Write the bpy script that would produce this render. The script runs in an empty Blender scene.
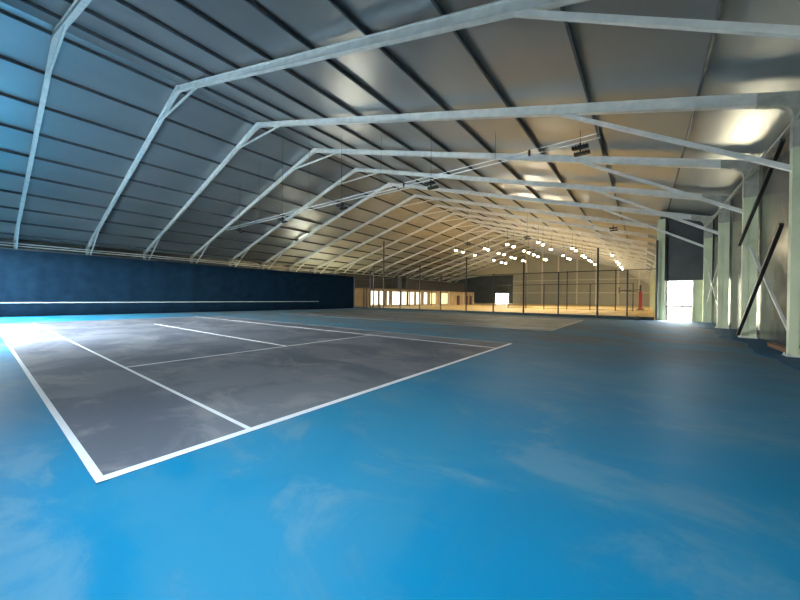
import bpy, bmesh, math, random
from mathutils import Vector, Matrix
random.seed(4)
SC = bpy.context.scene
COL = SC.collection

# ------------------------------------------------------------------ materials
def mat(name, color, rough=0.6, metal=0.0, var=0.0, scale=3.0, stretch=(1, 1, 1), bump=0.0, bscale=30.0, color2=None, spec=0.5,
        lo=0.35, hi=0.7):
    m = bpy.data.materials.new(name); m.use_nodes = True
    nt = m.node_tree; b = nt.nodes['Principled BSDF']
    b.inputs['Roughness'].default_value = rough; b.inputs['Metallic'].default_value = metal
    b.inputs['Specular IOR Level'].default_value = spec
    c2 = color2 or tuple(min(1, c * (1 - var)) for c in color)
    tc = nt.nodes.new('ShaderNodeTexCoord'); mp = nt.nodes.new('ShaderNodeMapping')
    mp.inputs['Scale'].default_value = stretch
    nt.links.new(tc.outputs['Object'], mp.inputs['Vector'])
    n = nt.nodes.new('ShaderNodeTexNoise'); n.inputs['Scale'].default_value = scale; n.inputs['Detail'].default_value = 5
    nt.links.new(mp.outputs[0], n.inputs['Vector'])
    r = nt.nodes.new('ShaderNodeValToRGB')
    r.color_ramp.elements[0].position = lo; r.color_ramp.elements[1].position = hi
    r.color_ramp.elements[0].color = (*color, 1); r.color_ramp.elements[1].color = (*c2, 1)
    nt.links.new(n.outputs['Fac'], r.inputs['Fac']); nt.links.new(r.outputs['Color'], b.inputs['Base Color'])
    if bump:
        n2 = nt.nodes.new('ShaderNodeTexNoise'); n2.inputs['Scale'].default_value = bscale
        nt.links.new(mp.outputs[0], n2.inputs['Vector'])
        bp = nt.nodes.new('ShaderNodeBump'); bp.inputs['Strength'].default_value = bump; bp.inputs['Distance'].default_value = 0.05
        nt.links.new(n2.outputs['Fac'], bp.inputs['Height']); nt.links.new(bp.outputs[0], b.inputs['Normal'])
    return m

def emit(name, color, strength, base=(0.8, 0.8, 0.8)):
    m = bpy.data.materials.new(name); m.use_nodes = True
    nt = m.node_tree; b = nt.nodes['Principled BSDF']
    b.inputs['Base Color'].default_value = (*base, 1); b.inputs['Roughness'].default_value = 0.3
    n = nt.nodes.new('ShaderNodeTexNoise'); n.inputs['Scale'].default_value = 0.7
    tc = nt.nodes.new('ShaderNodeTexCoord'); nt.links.new(tc.outputs['Object'], n.inputs['Vector'])
    mr = nt.nodes.new('ShaderNodeMapRange'); mr.inputs['To Min'].default_value = strength * 0.75; mr.inputs['To Max'].default_value = strength * 1.2
    nt.links.new(n.outputs['Fac'], mr.inputs['Value']); nt.links.new(mr.outputs[0], b.inputs['Emission Strength'])
    b.inputs['Emission Color'].default_value = (*color, 1)
    return m

def floor_mat(name, base, dust, dust2, rough=0.38, amount=0.5, spec=0.5, far=None):
    """painted sports floor: base paint with two layers of dried dust smears"""
    m = bpy.data.materials.new(name); m.use_nodes = True
    nt = m.node_tree; b = nt.nodes['Principled BSDF']; L = nt.links
    b.inputs['Specular IOR Level'].default_value = spec
    tc = nt.nodes.new('ShaderNodeTexCoord')
    def noise(scale, stretch, rot, detail=6, dist=0.6, rgh=0.55):
        mp = nt.nodes.new('ShaderNodeMapping'); mp.inputs['Scale'].default_value = stretch; mp.inputs['Rotation'].default_value = (0, 0, rot)
        L.new(tc.outputs['Object'], mp.inputs['Vector'])
        n = nt.nodes.new('ShaderNodeTexNoise'); n.inputs['Scale'].default_value = scale; n.inputs['Detail'].default_value = detail
        n.inputs['Distortion'].default_value = dist; n.inputs['Roughness'].default_value = rgh
        L.new(mp.outputs[0], n.inputs['Vector']); return n
    def ramp(src, p0, p1, v1):
        r = nt.nodes.new('ShaderNodeMapRange'); r.interpolation_type = 'SMOOTHSTEP'
        r.inputs['From Min'].default_value = p0; r.inputs['From Max'].default_value = p1; r.inputs['To Max'].default_value = v1
        L.new(src.outputs['Fac'], r.inputs['Value']); return r
    def mix(fac, a, bcol):
        x = nt.nodes.new('ShaderNodeMix'); x.data_type = 'RGBA'
        L.new(fac, x.inputs['Factor'])
        if isinstance(a, tuple): x.inputs['A'].default_value = (*a, 1)
        else: L.new(a, x.inputs['A'])
        x.inputs['B'].default_value = (*bcol, 1)
        return x.outputs['Result']
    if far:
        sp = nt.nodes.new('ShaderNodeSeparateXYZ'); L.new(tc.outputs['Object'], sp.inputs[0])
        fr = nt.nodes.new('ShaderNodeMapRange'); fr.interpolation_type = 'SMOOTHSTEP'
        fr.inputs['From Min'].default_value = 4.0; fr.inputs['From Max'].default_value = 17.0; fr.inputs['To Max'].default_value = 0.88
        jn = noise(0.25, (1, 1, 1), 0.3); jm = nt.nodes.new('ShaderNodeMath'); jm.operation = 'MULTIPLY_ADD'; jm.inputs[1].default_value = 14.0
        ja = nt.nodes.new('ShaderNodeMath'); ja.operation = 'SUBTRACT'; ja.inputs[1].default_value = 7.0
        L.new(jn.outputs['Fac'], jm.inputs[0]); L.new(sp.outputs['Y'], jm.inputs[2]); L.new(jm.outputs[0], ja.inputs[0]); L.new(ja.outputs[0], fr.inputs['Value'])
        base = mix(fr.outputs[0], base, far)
    n1 = ramp(noise(0.30, (1, 1.5, 1), 0.5, 8, 0.8, 0.62), 0.44, 0.58, amount)
    n2 = ramp(noise(0.62, (1.0, 1.6, 1), -0.5, 9, 0.7, 0.65), 0.50, 0.64, amount * 0.85)
    n3 = ramp(noise(5.0, (1, 1, 1), 0.0, 8, 0.2, 0.7), 0.60, 0.75, 0.22)
    c = mix(n1.outputs[0], base, dust); c = mix(n2.outputs[0], c, dust2); c = mix(n3.outputs[0], c, tuple(x * 0.8 for x in dust))
    L.new(c, b.inputs['Base Color'])
    rr = nt.nodes.new('ShaderNodeMapRange'); rr.inputs['To Min'].default_value = rough; rr.inputs['To Max'].default_value = rough + 0.25
    L.new(n2.outputs[0], rr.inputs['Value'])
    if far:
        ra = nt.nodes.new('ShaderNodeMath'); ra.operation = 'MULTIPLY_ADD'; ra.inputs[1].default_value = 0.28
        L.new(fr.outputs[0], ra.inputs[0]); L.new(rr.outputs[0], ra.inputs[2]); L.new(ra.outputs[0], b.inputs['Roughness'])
    else: L.new(rr.outputs[0], b.inputs['Roughness'])
    return m

def ribbed(name, color, c2, pitch, axis, rough=0.5, metal=0.0, strength=0.5):
    """sheet with ribs across the given object axis"""
    m = bpy.data.materials.new(name); m.use_nodes = True
    nt = m.node_tree; b = nt.nodes['Principled BSDF']; L = nt.links
    b.inputs['Roughness'].default_value = rough; b.inputs['Metallic'].default_value = metal
    tc = nt.nodes.new('ShaderNodeTexCoord')
    w = nt.nodes.new('ShaderNodeTexWave'); w.wave_type = 'BANDS'; w.bands_direction = axis
    w.inputs['Scale'].default_value = 0.314 / pitch; w.inputs['Distortion'].default_value = 0
    L.new(tc.outputs['Object'], w.inputs['Vector'])
    n = nt.nodes.new('ShaderNodeTexNoise'); n.inputs['Scale'].default_value = 0.35; L.new(tc.outputs['Object'], n.inputs['Vector'])
    x = nt.nodes.new('ShaderNodeMix'); x.data_type = 'RGBA'
    x.inputs['A'].default_value = (*color, 1); x.inputs['B'].default_value = (*c2, 1)
    L.new(n.outputs['Fac'], x.inputs['Factor']); L.new(x.outputs['Result'], b.inputs['Base Color'])
    bp = nt.nodes.new('ShaderNodeBump'); bp.inputs['Strength'].default_value = strength; bp.inputs['Distance'].default_value = 0.03
    L.new(w.outputs['Fac'], bp.inputs['Height']); L.new(bp.outputs[0], b.inputs['Normal'])
    return m

def net_mat(name, color, cell, wire):
    m = bpy.data.materials.new(name); m.use_nodes = True
    nt = m.node_tree; b = nt.nodes['Principled BSDF']; L = nt.links
    b.inputs['Base Color'].default_value = (*color, 1); b.inputs['Roughness'].default_value = 0.7
    tc = nt.nodes.new('ShaderNodeTexCoord'); sp = nt.nodes.new('ShaderNodeSeparateXYZ'); L.new(tc.outputs['Object'], sp.inputs[0])
    outs = []
    for ax in ('X', 'Z'):
        d = nt.nodes.new('ShaderNodeMath'); d.operation = 'DIVIDE'; d.inputs[1].default_value = cell; L.new(sp.outputs[ax], d.inputs[0])
        fr = nt.nodes.new('ShaderNodeMath'); fr.operation = 'FRACT'; L.new(d.outputs[0], fr.inputs[0])
        lt = nt.nodes.new('ShaderNodeMath'); lt.operation = 'LESS_THAN'; lt.inputs[1].default_value = wire / cell; L.new(fr.outputs[0], lt.inputs[0])
        outs.append(lt)
    mx = nt.nodes.new('ShaderNodeMath'); mx.operation = 'MAXIMUM'; L.new(outs[0].outputs[0], mx.inputs[0]); L.new(outs[1].outputs[0], mx.inputs[1])
    L.new(mx.outputs[0], b.inputs['Alpha'])
    return m

M = {}
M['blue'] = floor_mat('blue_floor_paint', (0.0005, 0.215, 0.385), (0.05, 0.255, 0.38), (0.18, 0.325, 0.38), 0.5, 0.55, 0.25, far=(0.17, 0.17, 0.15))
M['court'] = floor_mat('grey_court_paint', (0.13, 0.138, 0.16), (0.22, 0.225, 0.235), (0.34, 0.32, 0.31), 0.55, 0.7, 0.15)
M['court_old'] = floor_mat('dusty_court_warm_reflection', (0.13, 0.145, 0.15), (0.20, 0.20, 0.18), (0.16, 0.14, 0.12), 0.5, 0.75, 0.3)  # grey-brown tone paints in the hall's warm reflection along with the dust
M['clay'] = floor_mat('ochre_floor_paint', (0.74, 0.54, 0.22), (0.76, 0.60, 0.32), (0.66, 0.46, 0.18), 0.5, 0.5)
M['deep_blue'] = mat('undusted_blue_with_shadow', (0.002, 0.11, 0.24), 0.6, 0, 0.4, 2.0, spec=0.15)
M['line'] = mat('white_line_paint', (0.95, 0.95, 0.92), 0.5, 0, 0.06, 3.0)
M['line_old'] = mat('faded_line_paint', (0.34, 0.34, 0.29), 0.5, 0, 0.3, 2.0)
M['concrete'] = mat('outdoor_concrete', (0.62, 0.58, 0.46), 0.8, 0, 0.3, 0.6)
M['roof_far'] = mat('matte_beige_roof_sheet', (0.50, 0.47, 0.38), 0.6, 0.15, 0.2, 0.35)  # beige and rougher than the near roof sheet
M['yard_bounce'] = mat('pale_bounce_yard', (0.42, 0.50, 0.56), 0.85, 0, 0.3, 0.6)  # unseen yard, made pale and bluish to bounce light up to the roof
M['roof'] = mat('silver_roof_sheet', (0.40, 0.415, 0.405), 0.30, 0.6, 0.15, 0.35, (1, 0.5, 1), bump=0.06, bscale=0.7)
M['silver'] = mat('silver_wall_sheet', (0.20, 0.20, 0.185), 0.26, 0.85, 0.3, 0.6, bump=0.5, bscale=1.6)
M['steel'] = mat('galvanised_steel', (0.78, 0.77, 0.69), 0.45, 0.1, 0.18, 2.5)
M['column'] = mat('column_green_light_tint', (0.66, 0.71, 0.47), 0.45, 0.0, 0.15, 1.2)  # pale columns; the greenish cast of the light is put into the colour
M['gusset'] = mat('brown_grey_gusset_plate', (0.46, 0.45, 0.37), 0.5, 0.1, 0.3, 4.0)
M['purlin'] = mat('dark_purlin_steel', (0.14, 0.15, 0.155), 0.5, 0.3, 0.3, 3.0)
M['plate'] = mat('bright_base_plate', (0.75, 0.76, 0.74), 0.35, 0.3, 0.2, 6.0)
M['black'] = mat('black_powder_coat', (0.018, 0.018, 0.018), 0.45, 0, 0.4, 6.0)
M['dark_rod'] = mat('dark_brace_steel', (0.03, 0.033, 0.035), 0.4, 0.3, 0.3, 6.0)
M['curtain'] = mat('navy_curtain_fabric', (0.0060, 0.018, 0.032), 0.9, 0, 0.3, 1.5, spec=0.03)
M['band'] = mat('white_band_fabric', (0.26, 0.31, 0.30), 0.6, 0, 0.1, 2.0)
M['rail'] = mat('bright_rail_aluminium', (0.85, 0.83, 0.76), 0.4, 0.3, 0.15, 2.0)
M['end'] = ribbed('beige_ribbed_sheet', (0.52, 0.50, 0.37), (0.44, 0.43, 0.31), 0.45, 'X', 0.55)
M['end_shade'] = mat('end_wall_painted_shade', (0.045, 0.055, 0.045), 0.6, 0, 0.4, 0.5)  # shade on the unlit end wall, painted as a dark colour
M['dark_cladding'] = mat('dark_olive_cladding', (0.03, 0.028, 0.02), 0.6, 0, 0.3, 1.0)
M['cream'] = mat('cream_steel_post', (0.86, 0.82, 0.66), 0.5, 0, 0.12, 2.0)
M['beige'] = mat('beige_panel_board', (0.62, 0.49, 0.30), 0.6, 0, 0.2, 1.0)
M['deck'] = mat('dark_brown_deck_edge', (0.10, 0.065, 0.04), 0.6, 0, 0.3, 3.0)
M['door'] = mat('dark_red_door_leaf', (0.10, 0.035, 0.025), 0.5, 0, 0.3, 3.0)
M['grey_panel'] = mat('dark_grey_tarpaulin', (0.075, 0.078, 0.08), 0.55, 0, 0.25, 1.0)
M['foot_band'] = mat('dark_teal_foot_band', (0.012, 0.03, 0.03), 0.7, 0, 0.3, 3.0)
M['net'] = net_mat('black_fence_netting', (0.03, 0.03, 0.028), 0.06, 0.004)
M['red'] = mat('red_post_padding', (0.42, 0.035, 0.025), 0.5, 0, 0.2, 3.0)
M['wood'] = mat('brown_timber', (0.20, 0.10, 0.05), 0.7, 0, 0.4, 5.0, (1, 6, 1))
M['white_glow'] = emit('daylit_white_window', (1.0, 0.90, 0.68), 0.95)
M['warm_glow'] = emit('lamplit_orange_window', (1.0, 0.66, 0.30), 0.75)
M['lamp'] = emit('lit_lamp_lens', (1.0, 0.86, 0.58), 80.0)
M['lens_off'] = mat('unlit_lamp_lens', (0.10, 0.10, 0.09), 0.25, 0, 0.2, 4.0)

# ------------------------------------------------------------------ mesh helpers
def obj(name, bm, m, parent=None, bevel=0.0, smooth=False):
    me = bpy.data.meshes.new(name)
    bmesh.ops.recalc_face_normals(bm, faces=bm.faces)
    bm.to_mesh(me); bm.free()
    if smooth:
        for p in me.polygons: p.use_smooth = True
    me.materials.append(m)
    o = bpy.data.objects.new(name, me); COL.objects.link(o)
    if parent: o.parent = parent
    if bevel:
        md = o.modifiers.new('bevel', 'BEVEL'); md.width = bevel; md.segments = 2; md.limit_method = 'ANGLE'
    return o
def thing(name, label, cat, loc=(0, 0, 0), group=None):
    o = bpy.data.objects.new(name, None); COL.objects.link(o); o.location = loc; o.empty_display_size = 0.2
    return tag(o, label, cat, group)
def tag(o, label, cat, group=None):
    o['label'] = label or ''; o['category'] = cat; o['kind'] = 'thing'
    if group: o['group'] = group
    return o
def struct(o, label=None):
    o['kind'] = 'structure'
    if label: o['label'] = label; o['category'] = 'building part'
    return o
def B(): return bmesh.new()
def box(bm, x0, x1, y0, y1, z0, z1):
    v = [bm.verts.new((x, y, z)) for x in (x0, x1) for y in (y0, y1) for z in (z0, z1)]
    for f in ((0, 1, 3, 2), (4, 6, 7, 5), (0, 4, 5, 1), (2, 3, 7, 6), (0, 2, 6, 4), (1, 5, 7, 3)): bm.faces.new([v[i] for i in f])
    return bm
def sweep(bm, prof, p, q, a, b):
    """extrude a closed profile [(s,t)..] from p to q; s along vector a, t along b"""
    p, q, a, b = Vector(p), Vector(q), Vector(a), Vector(b)
    r0 = [bm.verts.new(p + a * s + b * t) for s, t in prof]; r1 = [bm.verts.new(q + a * s + b * t) for s, t in prof]
    n = len(prof)
    for i in range(n): bm.faces.new((r0[i], r0[(i + 1) % n], r1[(i + 1) % n], r1[i]))
    bm.faces.new(r0[::-1]); bm.faces.new(r1)
    return bm
def rect(w, h): return [(-w / 2, -h / 2), (w / 2, -h / 2), (w / 2, h / 2), (-w / 2, h / 2)]
def ibeam(w, h, f=0.045, web=0.5):
    k = w / 2 * web
    return [(-w/2, 0), (w/2, 0), (w/2, f), (k, f), (k, h-f), (w/2, h-f), (w/2, h), (-w/2, h), (-w/2, h-f), (-k, h-f), (-k, f), (-w/2, f)]
def bar(bm, p, q, w, h=None):
    p, q = Vector(p), Vector(q); d = (q - p).normalized()
    up = Vector((0, 0, 1)) if abs(d.z) < 0.95 else Vector((0, 1, 0))
    a = d.cross(up).normalized(); b = a.cross(d).normalized()
    return sweep(bm, rect(w, h or w), p, q, a, b)
def tube(bm, p, q, r, n=8):
    p, q = Vector(p), Vector(q); d = (q - p).normalized()
    up = Vector((0, 0, 1)) if abs(d.z) < 0.95 else Vector((0, 1, 0))
    a = d.cross(up).normalized(); b = a.cross(d).normalized()
    return sweep(bm, [(r * math.cos(6.28318 * i / n), r * math.sin(6.28318 * i / n)) for i in range(n)], p, q, a, b)
def prism(bm, pts, y0, y1):
    """polygon in X,Z extruded over Y"""
    return sweep(bm, pts, (0, y0, 0), (0, y1, 0), (1, 0, 0), (0, 0, 1))
def dup(root, loc, label):
    r = root.copy(); COL.objects.link(r); r.location = loc; r['label'] = label
    for ch in list(root.children):
        c = ch.copy(); COL.objects.link(c); c.parent = r
        for g in list(ch.children):
            d = g.copy(); COL.objects.link(d); d.parent = c
    return r
ORD = ['first', 'second', 'third', 'fourth', 'fifth', 'sixth', 'seventh', 'eighth', 'ninth', 'tenth', 'eleventh', 'twelfth', 'thirteenth',
       'fourteenth', 'fifteenth', 'sixteenth', 'seventeenth', 'eighteenth', 'nineteenth', 'twentieth']

# ------------------------------------------------------------------ layout (metres; camera over the origin, hall runs along +Y)
RX, RZ, SL = -25.86, 15.68, 0.288          # ridge line and roof slope (underside of the rafters)
XR, XL = 3.33, -55.02                       # inner faces of the columns
BAY, Y0 = 5.78, 2.75
FY = lambda k: Y0 + BAY * k
YN, YP, YE = -1.1, 32.4, 102.2             # near gable, partition, far gable
XS = 0.9                                   # right side of the far hall
RD = 0.37                                  # rafter depth
u = lambda x: RZ - SL * abs(x - RX)
PUR = 0.20
roof = lambda x: u(x) + RD + PUR

# ------------------------------------------------------------------ setting
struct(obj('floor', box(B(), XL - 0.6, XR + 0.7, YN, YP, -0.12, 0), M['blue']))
struct(obj('clay_floor', box(B(), XL - 0.6, XS + 0.5, YP, YE + 0.4, -0.12, 0), M['clay']))
bm = B()
box(bm, XS + 0.5, 60, YP, 140, -0.16, -0.02); box(bm, -110, 60, YE + 0.4, 140, -0.17, -0.03); box(bm, -110, XL - 0.62, YN, YE + 0.4, -0.15, -0.01)
struct(obj('outdoor_ground', bm, M['concrete']))
struct(obj('outdoor_yard', box(B(), -90, 60, -70, YN, -0.16, -0.02), M['yard_bounce']))
# roof skin
bm = B()
def slab(x0, x1, y0, y1, t=0.08):
    sweep(bm, [(x0, roof(x0)), (x1, roof(x1)), (x1, roof(x1) + t), (x0, roof(x0) + t)], (0, y0, 0), (0, y1, 0), (1, 0, 0), (0, 0, 1))
slab(XL - 0.7, RX, YN, YP + 0.1); slab(RX, XR + 0.7, YN, YP + 0.1)
struct(obj('ceiling', bm, M['roof']))
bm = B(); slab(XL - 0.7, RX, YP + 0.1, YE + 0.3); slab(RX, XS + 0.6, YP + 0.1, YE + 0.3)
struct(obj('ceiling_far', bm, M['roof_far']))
# side walls
LO0, LO1, LOZ = 41.0, 48.0, 3.6               # loading door in the left wall, behind the clubhouse
struct(obj('wall_left', box(box(box(B(), XL - 0.62, XL - 0.5, YN, LO0, 0, roof(XL - 0.5)), XL - 0.62, XL - 0.5, LO1, YE, 0, roof(XL - 0.5)), XL - 0.62, XL - 0.5, LO0, LO1, LOZ, roof(XL - 0.5)), M['silver']))
struct(obj('wall_right', box(B(), XR + 0.5, XR + 0.62, YN, YP, 0, roof(XR + 0.62)), M['silver']))
struct(obj('wall_right_far', box(B(), XS + 0.42, XS + 0.52, YP, YE, 0, roof(XS + 0.52)), M['end']))
# near gable behind the camera: unseen openings, added and sized to shape the daylight
OPEN = ((-52.0, -38.0, 2.6), (-35.3, -27.0, 5.8), (-26.0, -15.5, 5.2), (-5.0, 0.6, 3.05)); OZ = 5.8; SILL = 2.0
bm = B()
ex = [XL - 0.5] + [v for o_ in OPEN for v in o_[:2]] + [XR + 0.5]
for a, b in zip(ex[0::2], ex[1::2]): box(bm, a, b, YN - 0.1, YN, 0, OZ)
for a, b, z in OPEN:
    if z < OZ: box(bm, a, b, YN - 0.1, YN, z, OZ)
    if b > 0: box(bm, a, b, YN - 0.1, YN, 0, SILL)
prism(bm, [(XL - 0.5, OZ), (XR + 0.5, OZ), (XR + 0.5, roof(XR + 0.5)), (RX, roof(RX)), (XL - 0.5, roof(XL - 0.5))], YN - 0.1, YN)
struct(obj('wall_near', bm, M['silver']))
# far gable: ribbed beige sheet on the right, unlit left part painted dark, doorway at the left foot
XD = -33.0
bm = B()
prism(bm, [(XD, 0), (XS + 0.5, 0), (XS + 0.5, roof(XS + 0.5)), (RX, roof(RX)), (XD, roof(XD))], YE, YE + 0.15)
struct(obj('wall_far', bm, M['end']))
bm = B()
prism(bm, [(XL - 0.5, 3.2), (XD, 3.2), (XD, 8.9), (-44, 8.9), (XL - 0.5, 7.3)], YE, YE + 0.12)
prism(bm, [(XL - 0.5, 0), (-38.6, 0), (-38.6, 3.2), (XL - 0.5, 3.2)], YE, YE + 0.12)
prism(bm, [(-34.2, 0), (XD, 0), (XD, 3.2), (-34.2, 3.2)], YE, YE + 0.12)
struct(obj('wall_far_shade', bm, M['end_shade']))
bm = B()
prism(bm, [(XL - 0.5, 7.3), (-44, 8.9), (XD, 8.9), (XD, roof(XD)), (XL - 0.5, roof(XL - 0.5))], YE, YE + 0.12)
struct(obj('wall_far_upper', bm, M['end']))
# posts and girts of the far gable
for i, x in enumerate((-28.9, -24.4, -20.0, -15.2, -10.6, -5.6, -1.2)):
    o = obj('gable_post', bar(B(), (x, YE - 0.16, 0), (x, YE - 0.16, u(x) + RD), 0.3, 0.26), M['cream'])
    tag(o, 'cream steel post on the far end wall, %s from its right corner' % ORD[6 - i], 'post', 'posts of the far end wall')
for z, nm in ((3.3, 'lower'), (6.9, 'upper')):
    o = obj('gable_girt', bar(B(), (XD, YE - 0.361, z), (XS + 0.3, YE - 0.361, z), 0.14, 0.2), M['cream'])
    tag(o, '%s cream horizontal rail across the far end wall' % nm, 'rail', 'rails of the far end wall')

# undusted blue strip, shadow painted in, with an uneven edge along the right columns
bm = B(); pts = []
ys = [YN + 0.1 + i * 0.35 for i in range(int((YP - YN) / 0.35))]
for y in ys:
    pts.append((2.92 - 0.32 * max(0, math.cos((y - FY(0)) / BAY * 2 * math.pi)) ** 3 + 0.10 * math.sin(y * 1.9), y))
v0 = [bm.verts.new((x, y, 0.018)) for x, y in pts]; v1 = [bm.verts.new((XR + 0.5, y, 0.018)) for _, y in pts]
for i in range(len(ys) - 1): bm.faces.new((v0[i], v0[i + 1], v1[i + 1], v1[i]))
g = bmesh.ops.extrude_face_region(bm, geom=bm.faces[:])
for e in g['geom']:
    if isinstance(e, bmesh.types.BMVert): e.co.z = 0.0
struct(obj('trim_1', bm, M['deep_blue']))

# ------------------------------------------------------------------ tennis courts painted on the floor
def court(xb, y0, m, ml, skip_far=False, old=False):
    """xb = outer edge of the near baseline, y0 = outer edge of the near doubles sideline"""
    L, W = 23.77, 11.03
    c = obj('court_surface', box(B(), xb - L, xb, y0, y0 + W, 0, 0.004), m)
    struct(c)
    hz = [0.0062]
    def ln(name, a, b, c0, d, mm=ml):
        hz[0] += 0.0003
        return struct(obj(name, box(B(), xb - b, xb - a, y0 + c0, y0 + d, 0.0035, hz[0]), mm, c))
    s = 0.055
    ln('baseline', 0, 0.11, 0, W); ln('baseline', L - 0.06, L, 0, W, M['line_old'])
    ln('sideline', 0, L, 0, s + 0.01)
    ln('sideline', 0, L, W - s, W, M['line_old'])
    ln('sideline', 0, L, 1.372, 1.372 + s); ln('sideline', 0, L, W - 1.372 - s, W - 1.372)
    ln('service_line', 5.485, 5.485 + s, 1.372, W - 1.372); ln('service_line', 18.285 - s, 18.285, 1.372, W - 1.372, M['line_old'])
    ln('centre_line', 5.485, 18.285, W / 2 - s / 2, W / 2 + s / 2)
    return c
court(-3.745, 0.635, M['court'], M['line'])
court(-3.70, 17.5, M['court_old'], M['line_old'])

# ------------------------------------------------------------------ portal frames
def frame(k):
    y = FY(k); near = k <= 5
    xr = XR if near else XS
    if k == 0: lab = 'pale steel roof frame nearest the camera, at top left of the hall'
    elif k == 5: lab = 'pale steel roof frame standing directly before the grey partition and fence'
    elif k == 17: lab = 'last pale steel roof frame, against the far end wall'
    else: lab = 'pale steel roof frame, %s in line from the camera' % ORD[k]
    t = thing('roof_frame', lab, 'roof frame', (0, y, 0), 'steel roof frames of the hall')
    pr = ibeam(0.22, RD)
    for (xa, xb) in ((RX, xr + 0.45), (RX, XL - 0.45)):
        obj('rafter', sweep(B(), pr, (xa, 0, u(xa)), (xb, 0, u(xb)), (0, 1, 0), (0, 0, 1)), M['steel'], t)
    for s, xi in ((1, xr), (-1, XL)):
        # column: box section with keder grooves
        w, d, gk = 0.44, 0.24, 0.03
        prof = [(0, -d/2), (s*w*0.40, -d/2), (s*w*0.40, -d/2+gk), (s*w*0.5, -d/2+gk), (s*w*0.5, -d/2), (s*w, -d/2), (s*w, d/2), (0, d/2)]
        obj('column', sweep(B(), prof, (xi, 0, 0.04), (xi, 0, u(xi)), (1, 0, 0), (0, 1, 0)), M['column'], t)
        bm = B(); x0, x1 = sorted((xi - s * 0.06, xi + s * 0.47)); box(bm, x0, x1, -0.2, 0.2, 0.019, 0.045)
        for a in (-0.15, 0.15):
            for b in (x0 + 0.03, x1 - 0.03): tube(bm, (b, a, 0.04), (b, a, 0.10), 0.022, 6)
        obj('base_plate', bm, M['plate'], t)
        # haunch gusset with a rounded inner corner
        xa = xi - s * 0.72
        cx, cz = xi - s * 0.38, u(xi) - 0.62
        pts = [(xi + s * 0.42, u(xi + s * 0.42) + RD - 0.03), (xa + s * 0.0, u(xa) + RD - 0.03), (xa, u(xa) - 0.015)]
        for i in range(7):
            a = math.pi / 2 * i / 6
            px = xi - s * 0.45 + s * 0.45 * math.sin(a); pz = u(xi - s * 0.45) - 0.45 - 0.03 + 0.45 * math.cos(a)
            pts.append((px, pz))
        pts += [(xi - s * 0.012, u(xi) - 1.25), (xi + s * 0.45, u(xi) - 1.25)]
        obj('gusset', prism(B(), pts, -0.135, 0.135), M['gusset'], t)
        # knee tie from column to rafter
        xt = xi - s * 6.1
        obj('knee_tie', bar(B(), (xi + s * 0.05, -0.0, 5.43), (xt, 0.0, u(xt) + 0.02), 0.11, 0.14), M['steel'], t)
    obj('apex_tie', bar(B(), (RX - 3.3, 0, u(RX - 3.3) + 0.06), (RX + 3.3, 0, u(RX + 3.3) + 0.06), 0.10, 0.12), M['steel'], t)
    obj('apex_plate', prism(B(), [(RX - 0.45, u(RX + 0.45) + 0.0), (RX, RZ - 0.03), (RX + 0.45, u(RX + 0.45)), (RX + 0.45, u(RX + 0.45) + RD - .05), (RX, RZ + RD - .05), (RX - 0.45, u(RX + 0.45) + RD - .05)], -0.125, 0.125), M['steel'], t)
    return t
for k in range(18): frame(k)

# purlins
for s in (1, -1):
    n = 0
    for i in range(10):
        x = RX + s * ((2.36 if s > 0 else 0.45) + 3.1 * i)
        if x > XR + 0.2 or x < XL - 0.2: continue
        y1 = YE if x < XS else YP
        z = u(x) + RD + 0.005
        o = obj('purlin', sweep(B(), [(-0.035, 0), (0.035, 0), (0.035, 0.025), (0.02, 0.025), (0.02, PUR), (-0.02, PUR), (-0.02, 0.025), (-0.035, 0.025)], (x, YN + 0.05, z), (x, y1, z), (1, 0, 0), (0, 0, 1)), M['purlin'])
        tag(o, 'dark roof purlin on the %s slope, %s down from the ridge' % ('right' if s > 0 else 'left', ORD[i]), 'purlin', 'purlins under the roof')
# eave struts
for x, y1, lab in ((XL, YE, 'bright double rail along the left eave above the navy curtain'), (XR + 0.1, YP, 'grey beam along the right eave above the columns')):
    t = thing('eave_rail', lab, 'rail', (x, 0, 0))
    for dz in ((0.0, 0.26) if x < 0 else (0.0,)):
        obj('rail_bar', bar(B(), (0.3 if x < 0 else -0.02, YN + 0.1, 6.85 + dz), (0.3 if x < 0 else -0.02, y1, 6.85 + dz), 0.09, 0.11), M['rail'] if x < 0 else M['gusset'], t)

# wall bracing on the right
def brace(lab, p, q, m, r=0.05):
    tag(obj('brace_rod', bar(B(), p, q, r * 2), m), lab, 'brace', 'bracing rods on the right wall')
xb = XR + 0.1
brace('dark lower brace rising toward the camera on the right wall', (XR - 0.12, FY(3) - 0.24, 0.15), (XR - 0.12, FY(2) + 0.2, 3.9), M['dark_rod'])
brace('pale lower brace crossing behind the dark one on the right wall', (xb + 0.1, FY(3) - 0.19, 3.9), (xb + 0.1, FY(2) + 0.19, 0.3), M['steel'], 0.035)
brace('dark upper brace rising toward the camera on the right wall', (XR - 0.12, FY(3) - 0.2, 4.0), (XR - 0.12, FY(2) + 0.2, 6.4), M['dark_rod'])
brace('dark thin cross brace in the nearest bay on the right wall', (xb + 0.1, FY(2) - 0.22, 0.3), (xb + 0.1, FY(1) + 0.2, 6.1), M['dark_rod'], 0.03)
for a, (z0, z1) in enumerate(((0.15, 3.4), (3.4, 0.15))):
    brace(('pale rod rising away from camera before the exit doorway' if a == 0 else 'pale rod falling away from camera before the exit doorway'), (xb - 0.06 + 0.16 * a, FY(4) + 0.14, z0 + 1.2), (xb - 0.06 + 0.16 * a, FY(5) - 0.14, z1 + 1.2), M['steel'], 0.03)

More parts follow.
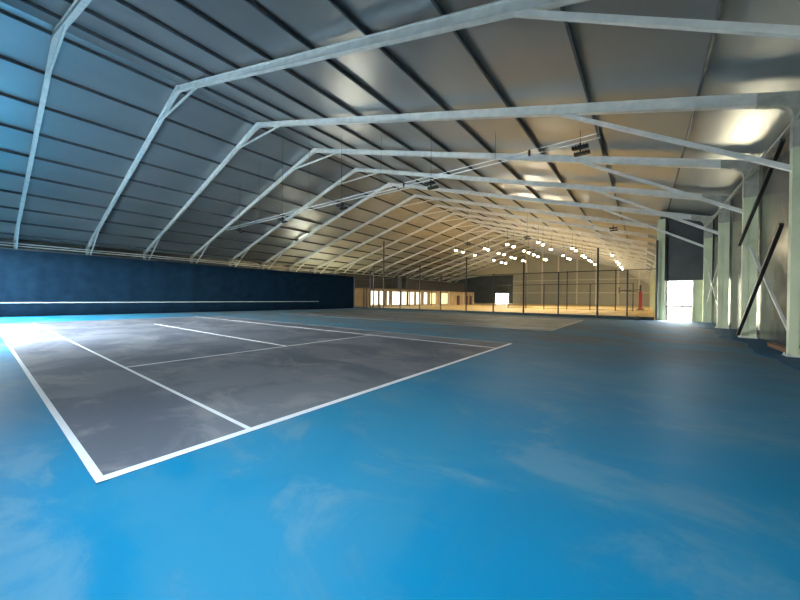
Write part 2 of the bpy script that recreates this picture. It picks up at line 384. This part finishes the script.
# ------------------------------------------------------------------ navy curtain
t = thing('divider_curtain', 'long navy curtain hanging along the left side of the court', 'curtain', (-35.55, 0, 0)); t.rotation_euler = (0, 0, -0.095)
bm = B(); n = 170; ya, yb = YN + 0.3, 32.35
rows = [0.02, 1.2, 2.4, 3.6, 4.78]
sag = lambda y: 1 - 0.075 * (y - ya) / (yb - ya)
vs = []
for i in range(n + 1):
    y = ya + (yb - ya) * i / n
    vs.append([bm.verts.new((0.018 * math.sin(y * 2.6) + 0.008 * math.sin(y * 7.1 + 1) * (1 - z / 6), y, z * sag(y))) for z in rows])
for i in range(n):
    for j in range(len(rows) - 1): bm.faces.new((vs[i][j], vs[i + 1][j], vs[i + 1][j + 1], vs[i][j + 1]))
o = obj('fabric', bm, M['curtain'], t, smooth=True)
md = o.modifiers.new('thick', 'SOLIDIFY'); md.thickness = 0.015
obj('white_band', box(B(), 0.045, 0.06, ya, 26.6, 0.965, 1.045), M['band'], t)
obj('top_rail', tube(B(), (0, ya, 4.82), (0, yb, 4.82 * sag(yb)), 0.035), M['dark_rod'], t)
for i in range(7):
    y = FY(i) - 0.4 if i < 6 else 0
    if i < 6: obj('curtain_post', tube(B(), (-0.14, min(y, 31.3), 0), (-0.14, min(y, 31.3), 4.85), 0.045), M['black'], t)

# ------------------------------------------------------------------ black fences
t = thing('fence', 'tall black netting fence between the blue floor and the ochre hall', 'fence', (0, 31.95, 0))
for x, h in ((-32.2, 4.9), (-29.2, 5.0), (-28.6, 5.6), (-26.9, 8.8), (-24.2, 4.1), (-21.3, 5.4), (-18.4, 4.1), (-15.3, 6.0), (-12.3, 4.1), (-9.3, 5.2), (-6.24, 4.0), (-3.2, 5.95), (-1.13, 4.0), (0.72, 6.2)):
    obj('post', tube(B(), (x, 0, 0), (x, 0, h), 0.06 if h < 5 else 0.075), M['black'], t)
obj('top_rail', tube(B(), (-32.2, 0, 4.0), (0.72, 0, 4.0), 0.03), M['black'], t)
obj('foot_band', box(B(), -32.2, 0.6, -0.03, 0.03, 0.0, 0.24), M['foot_band'], t)  # low dark teal band along the foot of the fence
obj('netting', box(B(), -32.2, 0.72, -0.006, 0.0, 0.24, 4.0), M['net'], t)
px2x = lambda px, Y: Y * ((px - 400) / 323.05 * 0.797 - 0.604) / ((px - 400) / 323.05 * 0.604 + 0.797)
INNER = [(px2x(p, 53.0), h) for p, h in ((508, 3.8), (526, 5.7), (544, 3.8), (567, 5.7), (590, 3.8), (615.5, 5.7), (633, 3.8))]
t = thing('inner_fence', 'thin black fence standing on the ochre floor farther back', 'fence', (0, 53, 0))
for x, h in INNER:
    obj('post', tube(B(), (x, 0, 0), (x, 0, h), 0.06), M['black'], t)
obj('top_rail', tube(B(), (INNER[0][0] - 2.2, 0, 3.75), (INNER[-1][0], 0, 3.75), 0.04), M['black'], t)
obj('bottom_rail', tube(B(), (INNER[0][0], 0, 0.12), (0.4, 0, 0.12), 0.03), M['black'], t)
o = obj('upper_rail', tube(B(), (INNER[1][0], 0, 5.6), (INNER[5][0], 0, 5.6), 0.04), M['black'], t)

# ------------------------------------------------------------------ exit partition on the right
bm = B()
prism(bm, [(1.2, 3.1), (XR + 0.5, 3.1), (XR + 0.5, roof(XR + 0.5)), (XS, roof(XS)), (XS, 6.6), (1.2, 6.6)], YP, YP + 0.1)
struct(obj('wall_partition', bm, M['grey_panel']))
bm = B(); box(bm, 2.92, XR + 0.5, YP, YP + 0.1, 0, 3.1)
struct(obj('wall_partition_side', bm, M['column']))
o = obj('partition_post', box(B(), 0.72, 1.2, YP - 0.12, YP + 0.12, 0, u(1.2) - 0.02), M['column'], bevel=0.01)
tag(o, 'pale post left of the bright exit doorway', 'post')
t = thing('door_1', None, 'door', (0, YP, 0)); t['kind'] = 'structure'; del t['label']
obj('door_frame', box(box(box(B(), 1.2, 1.29, -0.06, 0.14, 0, 3.1), 2.83, 2.92, -0.06, 0.14, 0, 3.1), 1.29, 2.83, -0.06, 0.14, 3.02, 3.1), M['plate'], t)
t = thing('barrier_rail', 'dark barrier rail across the bright exit doorway', 'barrier', (0, YP - 0.25, 0))
obj('top_bar', tube(B(), (1.32, 0, 1.12), (2.8, 0, 1.12), 0.075), M['dark_rod'], t)
for x in (1.36, 2.78): obj('leg', tube(B(), (x, 0, 0), (x, 0, 1.12), 0.03), M['dark_rod'], t)
obj('lower_bar', tube(B(), (1.36, 0, 0.2), (2.78, 0, 0.2), 0.03), M['dark_rod'], t)

# ------------------------------------------------------------------ clubhouse behind the fence (left)
cx = -33.5
px2y = lambda px: 33.5 * (((px - 400) / 323.05) * 0.604 + 0.797) / (0.604 - ((px - 400) / 323.05) * 0.797)
t = thing('clubhouse', 'long two-storey beige clubhouse with bright glazed front behind the fence', 'building', (cx, 0, 0))
YA, YB = 33.4, 74.0
obj('wall', box(box(B(), -9, -0.12, YA, YB, 0, 2.9), -0.12, 0, YB - 0.2, YB, 0, 2.9), M['beige'], t)
obj('deck', box(B(), -9.3, 0.35, YA - 0.1, YB + 0.3, 2.9, 3.08), M['deck'], t)
bm = B(); box(bm, -9, -2.5, YA + 0.3, YB, 3.08, 5.2)
obj('upper_wall', bm, M['dark_cladding'], t)
def pane(p0, p1, m, nm='window', z0=0.25, z1=2.65):
    y0, y1 = px2y(p0), px2y(p1)
    w = obj(nm, box(box(box(box(B(), -0.12, 0.03, y0, y0 + 0.12, z0, z1), -0.12, 0.03, y1 - 0.12, y1, z0, z1), -0.12, 0.03, y0, y1, z1 - 0.08, z1), -0.12, 0.03, y0, y1, z0, z0 + 0.08), M['deck'] if nm == 'window' else M['door'], t)
    obj('pane' if nm == 'window' else 'leaf', box(B(), -0.10, -0.02, y0 + 0.06, y1 - 0.06, z0 + 0.04, z1 - 0.04), m, w)
for a, b, m in ((370, 378.5, 'white_glow'), (379, 384.6, 'white_glow'), (386.3, 389.5, 'white_glow'), (391.5, 400.5, 'white_glow'), (401.2, 407, 'white_glow'), (408, 414.5, 'white_glow'),
                (415.6, 421, 'white_glow'), (423.3, 427.6, 'white_glow'), (429.5, 436, 'warm_glow'), (441, 448, 'warm_glow')):
    pane(a, b, M[m])
for a, b in ((457.3, 459.6), (466, 467.6), (470, 471.6)): pane(a, b, M['door'], 'door', 0.0, 2.1)
for p in (363, 366, 409, 431, 440, 448.5, 463, 473):
    y = px2y(p); obj('pillar', box(B(), 0.04, 0.16, y, y + 0.14, 0, 2.9), M['cream'] if p > 445 else M['deck'], t)
bm = B()
obj('railing', tube(tube(B(), (0.25, YA, 4.1), (0.25, YB, 4.1), 0.03), (0.25, YA, 3.6), (0.25, YB, 3.6), 0.02), M['black'], t)
for i in range(14):
    y = YA + 0.1 + i * 3.1; obj('railing_post', tube(B(), (0.25, y, 3.05), (0.25, y, 4.1), 0.03), M['black'], t)
for p0, p1, lab in ((402.8, 406.8, 'tall black cabinet on the clubhouse deck, the wider of two'), (411, 413.4, 'tall black cabinet on the clubhouse deck, the narrower of two')):
    y0, y1 = px2y(p0) - 1, px2y(p1) - 1
    c = thing('cabinet', lab, 'cabinet', (cx - 0.9, (y0 + y1) / 2, 3.08), 'black cabinets on the deck')
    hw = (y1 - y0) / 2
    obj('body', box(B(), -0.5, 0.5, -hw, hw, 0, 2.0), M['black'], c, bevel=0.02)
    obj('door', box(B(), 0.5, 0.53, -hw + 0.05, hw - 0.05, 0.08, 1.94), M['black'], c)
# bench before the first window
t = thing('bench', 'low dark bench standing before the first bright clubhouse window', 'bench', (cx + 0.9, px2y(372), 0))
obj('seat', box(B(), -0.2, 0.2, -0.9, 0.9, 0.42, 0.48), M['deck'], t)
for y in (-0.75, 0.75): obj('leg', box(B(), -0.17, 0.17, y - 0.04, y + 0.04, 0, 0.42), M['deck'], t)

# window box and bright doorway in the dark foot of the far wall
t = thing('door_2', None, 'door', (0, YE, 0)); t['kind'] = 'structure'; del t['label']
obj('door_frame', box(box(box(B(), -38.6, -38.45, -0.1, 0.2, 0, 3.2), -34.35, -34.2, -0.1, 0.2, 0, 3.2), -38.45, -34.35, -0.1, 0.2, 3.05, 3.2), M['cream'], t)

# ------------------------------------------------------------------ hoop stand beyond the fence
t = thing('hoop_stand', 'red padded post with a dark arm beyond the fence', 'sports stand', (-0.55, 62, 0))
obj('padding', box(B(), -0.22, 0.22, -0.22, 0.22, 0.0, 2.85), M['red'], t, bevel=0.06)
obj('mast', box(B(), -0.12, 0.12, -0.12, 0.12, 2.85, 3.8), M['black'], t)
obj('arm', bar(bar(B(), (0, 0, 3.1), (-2.6, -0.3, 2.95), 0.12), (0, 0, 2.7), (-2.2, -0.3, 2.95), 0.1), M['black'], t)
obj('board', box(B(), -2.75, -2.65, -0.9, 0.9, 2.6, 3.5), M['lens_off'], t)
obj('base', box(B(), -0.5, 0.5, -0.5, 0.5, 0, 0.12), M['black'], t)

# ------------------------------------------------------------------ unlit floodlights on their rail
def floodlight(loc, label, ztop, grp):
    t = thing('floodlight', label, 'floodlight', loc, grp)
    for (dx, dy, dz) in ((0.02, -0.16, -0.18), (0.06, 0.16, -0.36)):
        bm = B(); box(bm, dx - 0.34, dx + 0.34, dy - 0.13, dy + 0.13, dz - 0.05, dz + 0.04)
        for i in range(6): box(bm, dx - 0.32 + i * 0.115, dx - 0.29 + i * 0.115, dy - 0.12, dy + 0.12, dz + 0.04, dz + 0.09)
        h = obj('lamp_head', bm, M['black'], t)
        obj('lens', box(B(), dx - 0.30, dx + 0.30, dy - 0.10, dy + 0.10, dz - 0.058, dz - 0.049), M['lens_off'], h)
    obj('bracket', box(box(B(), -0.03, 0.03, -0.20, 0.20, -0.12, -0.08), -0.03, 0.03, -0.03, 0.03, -0.34, 0.10), M['black'], t)
    obj('suspension_wire', tube(B(), (0, 0, 0.1), (0, 0, ztop - loc[2]), 0.012, 6), M['black'], t)
    return t
FX = [-2.5, -10.7, -18.8, -26.7, -34.6]
for i, x in enumerate(FX):
    floodlight((x, 17.2, 8.85), 'black unlit twin floodlight on the near rail, %s from the right' % ORD[i], roof(x), 'unlit floodlights')
for i, x in enumerate((-2.6, -10.9, -18.3)):
    floodlight((x, 38.5, 8.85), 'black unlit twin floodlight hung beyond the fence, %s from the right' % ORD[i], roof(x), 'unlit floodlights')
t = thing('lighting_rail', 'long twin rod carrying the near row of black floodlights', 'lighting rail', (0, 17.2, 8.9))
for dz in (0.06, 0.28): obj('rod', tube(B(), (-37.5, 0, dz), (-1.7, 0, dz), 0.026), M['rail'], t)
obj('clamp', box(B(), -4.85, -4.75, -0.03, 0.03, 0.02, 0.32), M['black'], t)
obj('clamp', box(B(), -12.85, -12.75, -0.03, 0.03, 0.02, 0.32), M['black'], t)
for x in (-6.6, -14.8, -22.8, -30.7): obj('hanger_wire', tube(B(), (x, 0, 0.28), (x, 0, roof(x) - 8.9), 0.008, 6), M['black'], t)

# ------------------------------------------------------------------ lit lamps over the far hall
ROWS = {-23.4: (45, 47.6, 52.1, 60.9, 65.1, 67.5), -19.1: (46, 47.4, 51.8, 54.2, 58, 60, 64.7, 66), -15.0: (43.9, 46.5, 51.5, 53.9, 56.9, 59.7, 64.4, 65.6),
        -11.2: (44.6, 47, 51.9, 60.8, 65, 67), -8.5: (52.6, 55.6, 62.3, 65.1, 70.5, 73.6, 79.3), -4.45: (64.5, 76.2, 81.9, 89.8, 95.8)}
proto = None
lamps = []
names = ['leftmost', 'second from left', 'third from left', 'third from right', 'second from right', 'rightmost']
for ri, (x, yy) in enumerate(ROWS.items()):
    for i, y in enumerate(yy):
        lab = 'lit warm hall lamp in the %s row, %s from the near end' % (names[ri], ORD[i])
        if proto is None:
            t = thing('pendant_lamp', lab, 'lamp', (x, y, 9.0), 'lit lamps over the ochre hall'); proto = t
            bm = B(); tube(bm, (0, 0, 0.02), (0, 0, 0.12), 0.19, 16); tube(bm, (0, 0, 0.16), (0, 0, 0.32), 0.14, 12)
            obj('housing', bm, M['black'], t)
            obj('lens', tube(B(), (0, 0, -0.13), (0, 0, 0.02), 0.16, 16), M['lamp'], t)
            obj('suspension_wire', tube(B(), (0, 0, 0.32), (0, 0, 2.2), 0.014, 6), M['black'], t)
        else:
            dup(proto, (x, y, 9.0), lab)
        l = bpy.data.lights.new('lamp_light', 'SPOT'); l.spot_size = math.radians(152); l.spot_blend = 0.35; l.energy = 165; l.color = (1.0, 0.82, 0.52); l.shadow_soft_size = 0.25
        lo = bpy.data.objects.new('lamp_light', l); COL.objects.link(lo); lo.location = (x, y, 8.6); lamps.append(lo)

# ------------------------------------------------------------------ odds and ends at the right wall
o = obj('timber_board', box(B(), -0.09, 0.09, -1.0, 1.0, 0, 0.14), M['wood'], bevel=0.01); o.location = (3.55, 15.9, 0.018)
tag(o, 'brown timber lying by the wall foot behind the nearest column', 'timber')

t = thing('equipment_case', 'small dark case on the floor at the right foot of the fence', 'case', (-0.45, 31.3, 0))
obj('body', box(B(), -0.2, 0.2, -0.12, 0.12, 0, 0.24), M['black'], t, bevel=0.02)
obj('handle', bar(bar(bar(B(), (-0.07, 0, 0.24), (-0.07, 0, 0.32), 0.02), (0.07, 0, 0.24), (0.07, 0, 0.32), 0.02), (-0.08, 0, 0.32), (0.08, 0, 0.32), 0.02), M['dark_rod'], t)

# ------------------------------------------------------------------ daylight, camera, view
w = bpy.data.worlds.new('sky'); SC.world = w; w.use_nodes = True
nt = w.node_tree; bg = nt.nodes['Background']
tc = nt.nodes.new('ShaderNodeTexCoord'); sp = nt.nodes.new('ShaderNodeSeparateXYZ'); nt.links.new(tc.outputs['Generated'], sp.inputs[0])
rp = nt.nodes.new('ShaderNodeValToRGB'); nt.links.new(sp.outputs['Z'], rp.inputs['Fac'])
rp.color_ramp.elements[0].position = 0.0; rp.color_ramp.elements[0].color = (0.90, 0.97, 1.0, 1)
rp.color_ramp.elements[1].position = 0.6; rp.color_ramp.elements[1].color = (0.66, 0.82, 1.0, 1)
nt.links.new(rp.outputs[0], bg.inputs['Color']); bg.inputs['Strength'].default_value = 19.0

def portal(loc, rot, sx, sy):
    l = bpy.data.lights.new('daylight_portal', 'AREA'); l.shape = 'RECTANGLE'; l.size = sx; l.size_y = sy; l.cycles.is_portal = True
    o = bpy.data.objects.new('daylight_portal', l); COL.objects.link(o); o.location = loc; o.rotation_euler = rot
for a, b, z in OPEN:
    zb = SILL if b > 0 else 0
    portal(((a + b) / 2, YN - 0.12, (z + zb) / 2), (math.radians(90), 0, 0), b - a, z - zb)
portal((2.06, YP + 0.3, 1.55), (math.radians(-90), 0, 0), 1.6, 3.1)

portal((XL - 0.64, (LO0 + LO1) / 2, LOZ / 2), (math.radians(90), 0, math.radians(-90)), LO1 - LO0, LOZ)
sl = bpy.data.lights.new('sun', 'SUN'); sl.energy = 45; sl.color = (1.0, 0.80, 0.55); sl.angle = 0.02
so = bpy.data.objects.new('sun', sl); COL.objects.link(so); so.rotation_euler = Vector((0.3, 0.45, 1.0)).to_track_quat('Z', 'Y').to_euler(); so.location = (20, 40, 40)
cam = bpy.data.cameras.new('camera'); co = bpy.data.objects.new('camera', cam); COL.objects.link(co)
f, yaw, pit, roll, h = 323.05, 0.6484, -0.0087, 0.0087, 1.63
cam.sensor_width = 36; cam.sensor_fit = 'HORIZONTAL'; cam.lens = f / 800 * 36; cam.clip_end = 500; cam.clip_start = 0.05
r0 = Vector((math.cos(yaw), math.sin(yaw), 0)); d0 = Vector((-math.sin(yaw), math.cos(yaw), 0)); z0 = Vector((0, 0, 1))
fw = d0 * math.cos(pit) + z0 * math.sin(pit); up = -d0 * math.sin(pit) + z0 * math.cos(pit)
rt = r0 * math.cos(roll) + up * math.sin(roll); up2 = up * math.cos(roll) - r0 * math.sin(roll)
mw = Matrix((rt, up2, -fw)).transposed().to_4x4(); mw.translation = (0, 0, h); co.matrix_world = mw
SC.camera = co
SC.view_settings.view_transform = 'Standard'; SC.view_settings.look = 'None'; SC.view_settings.exposure = 0.85; SC.view_settings.gamma = 1
SC.view_settings.use_curve_mapping = False
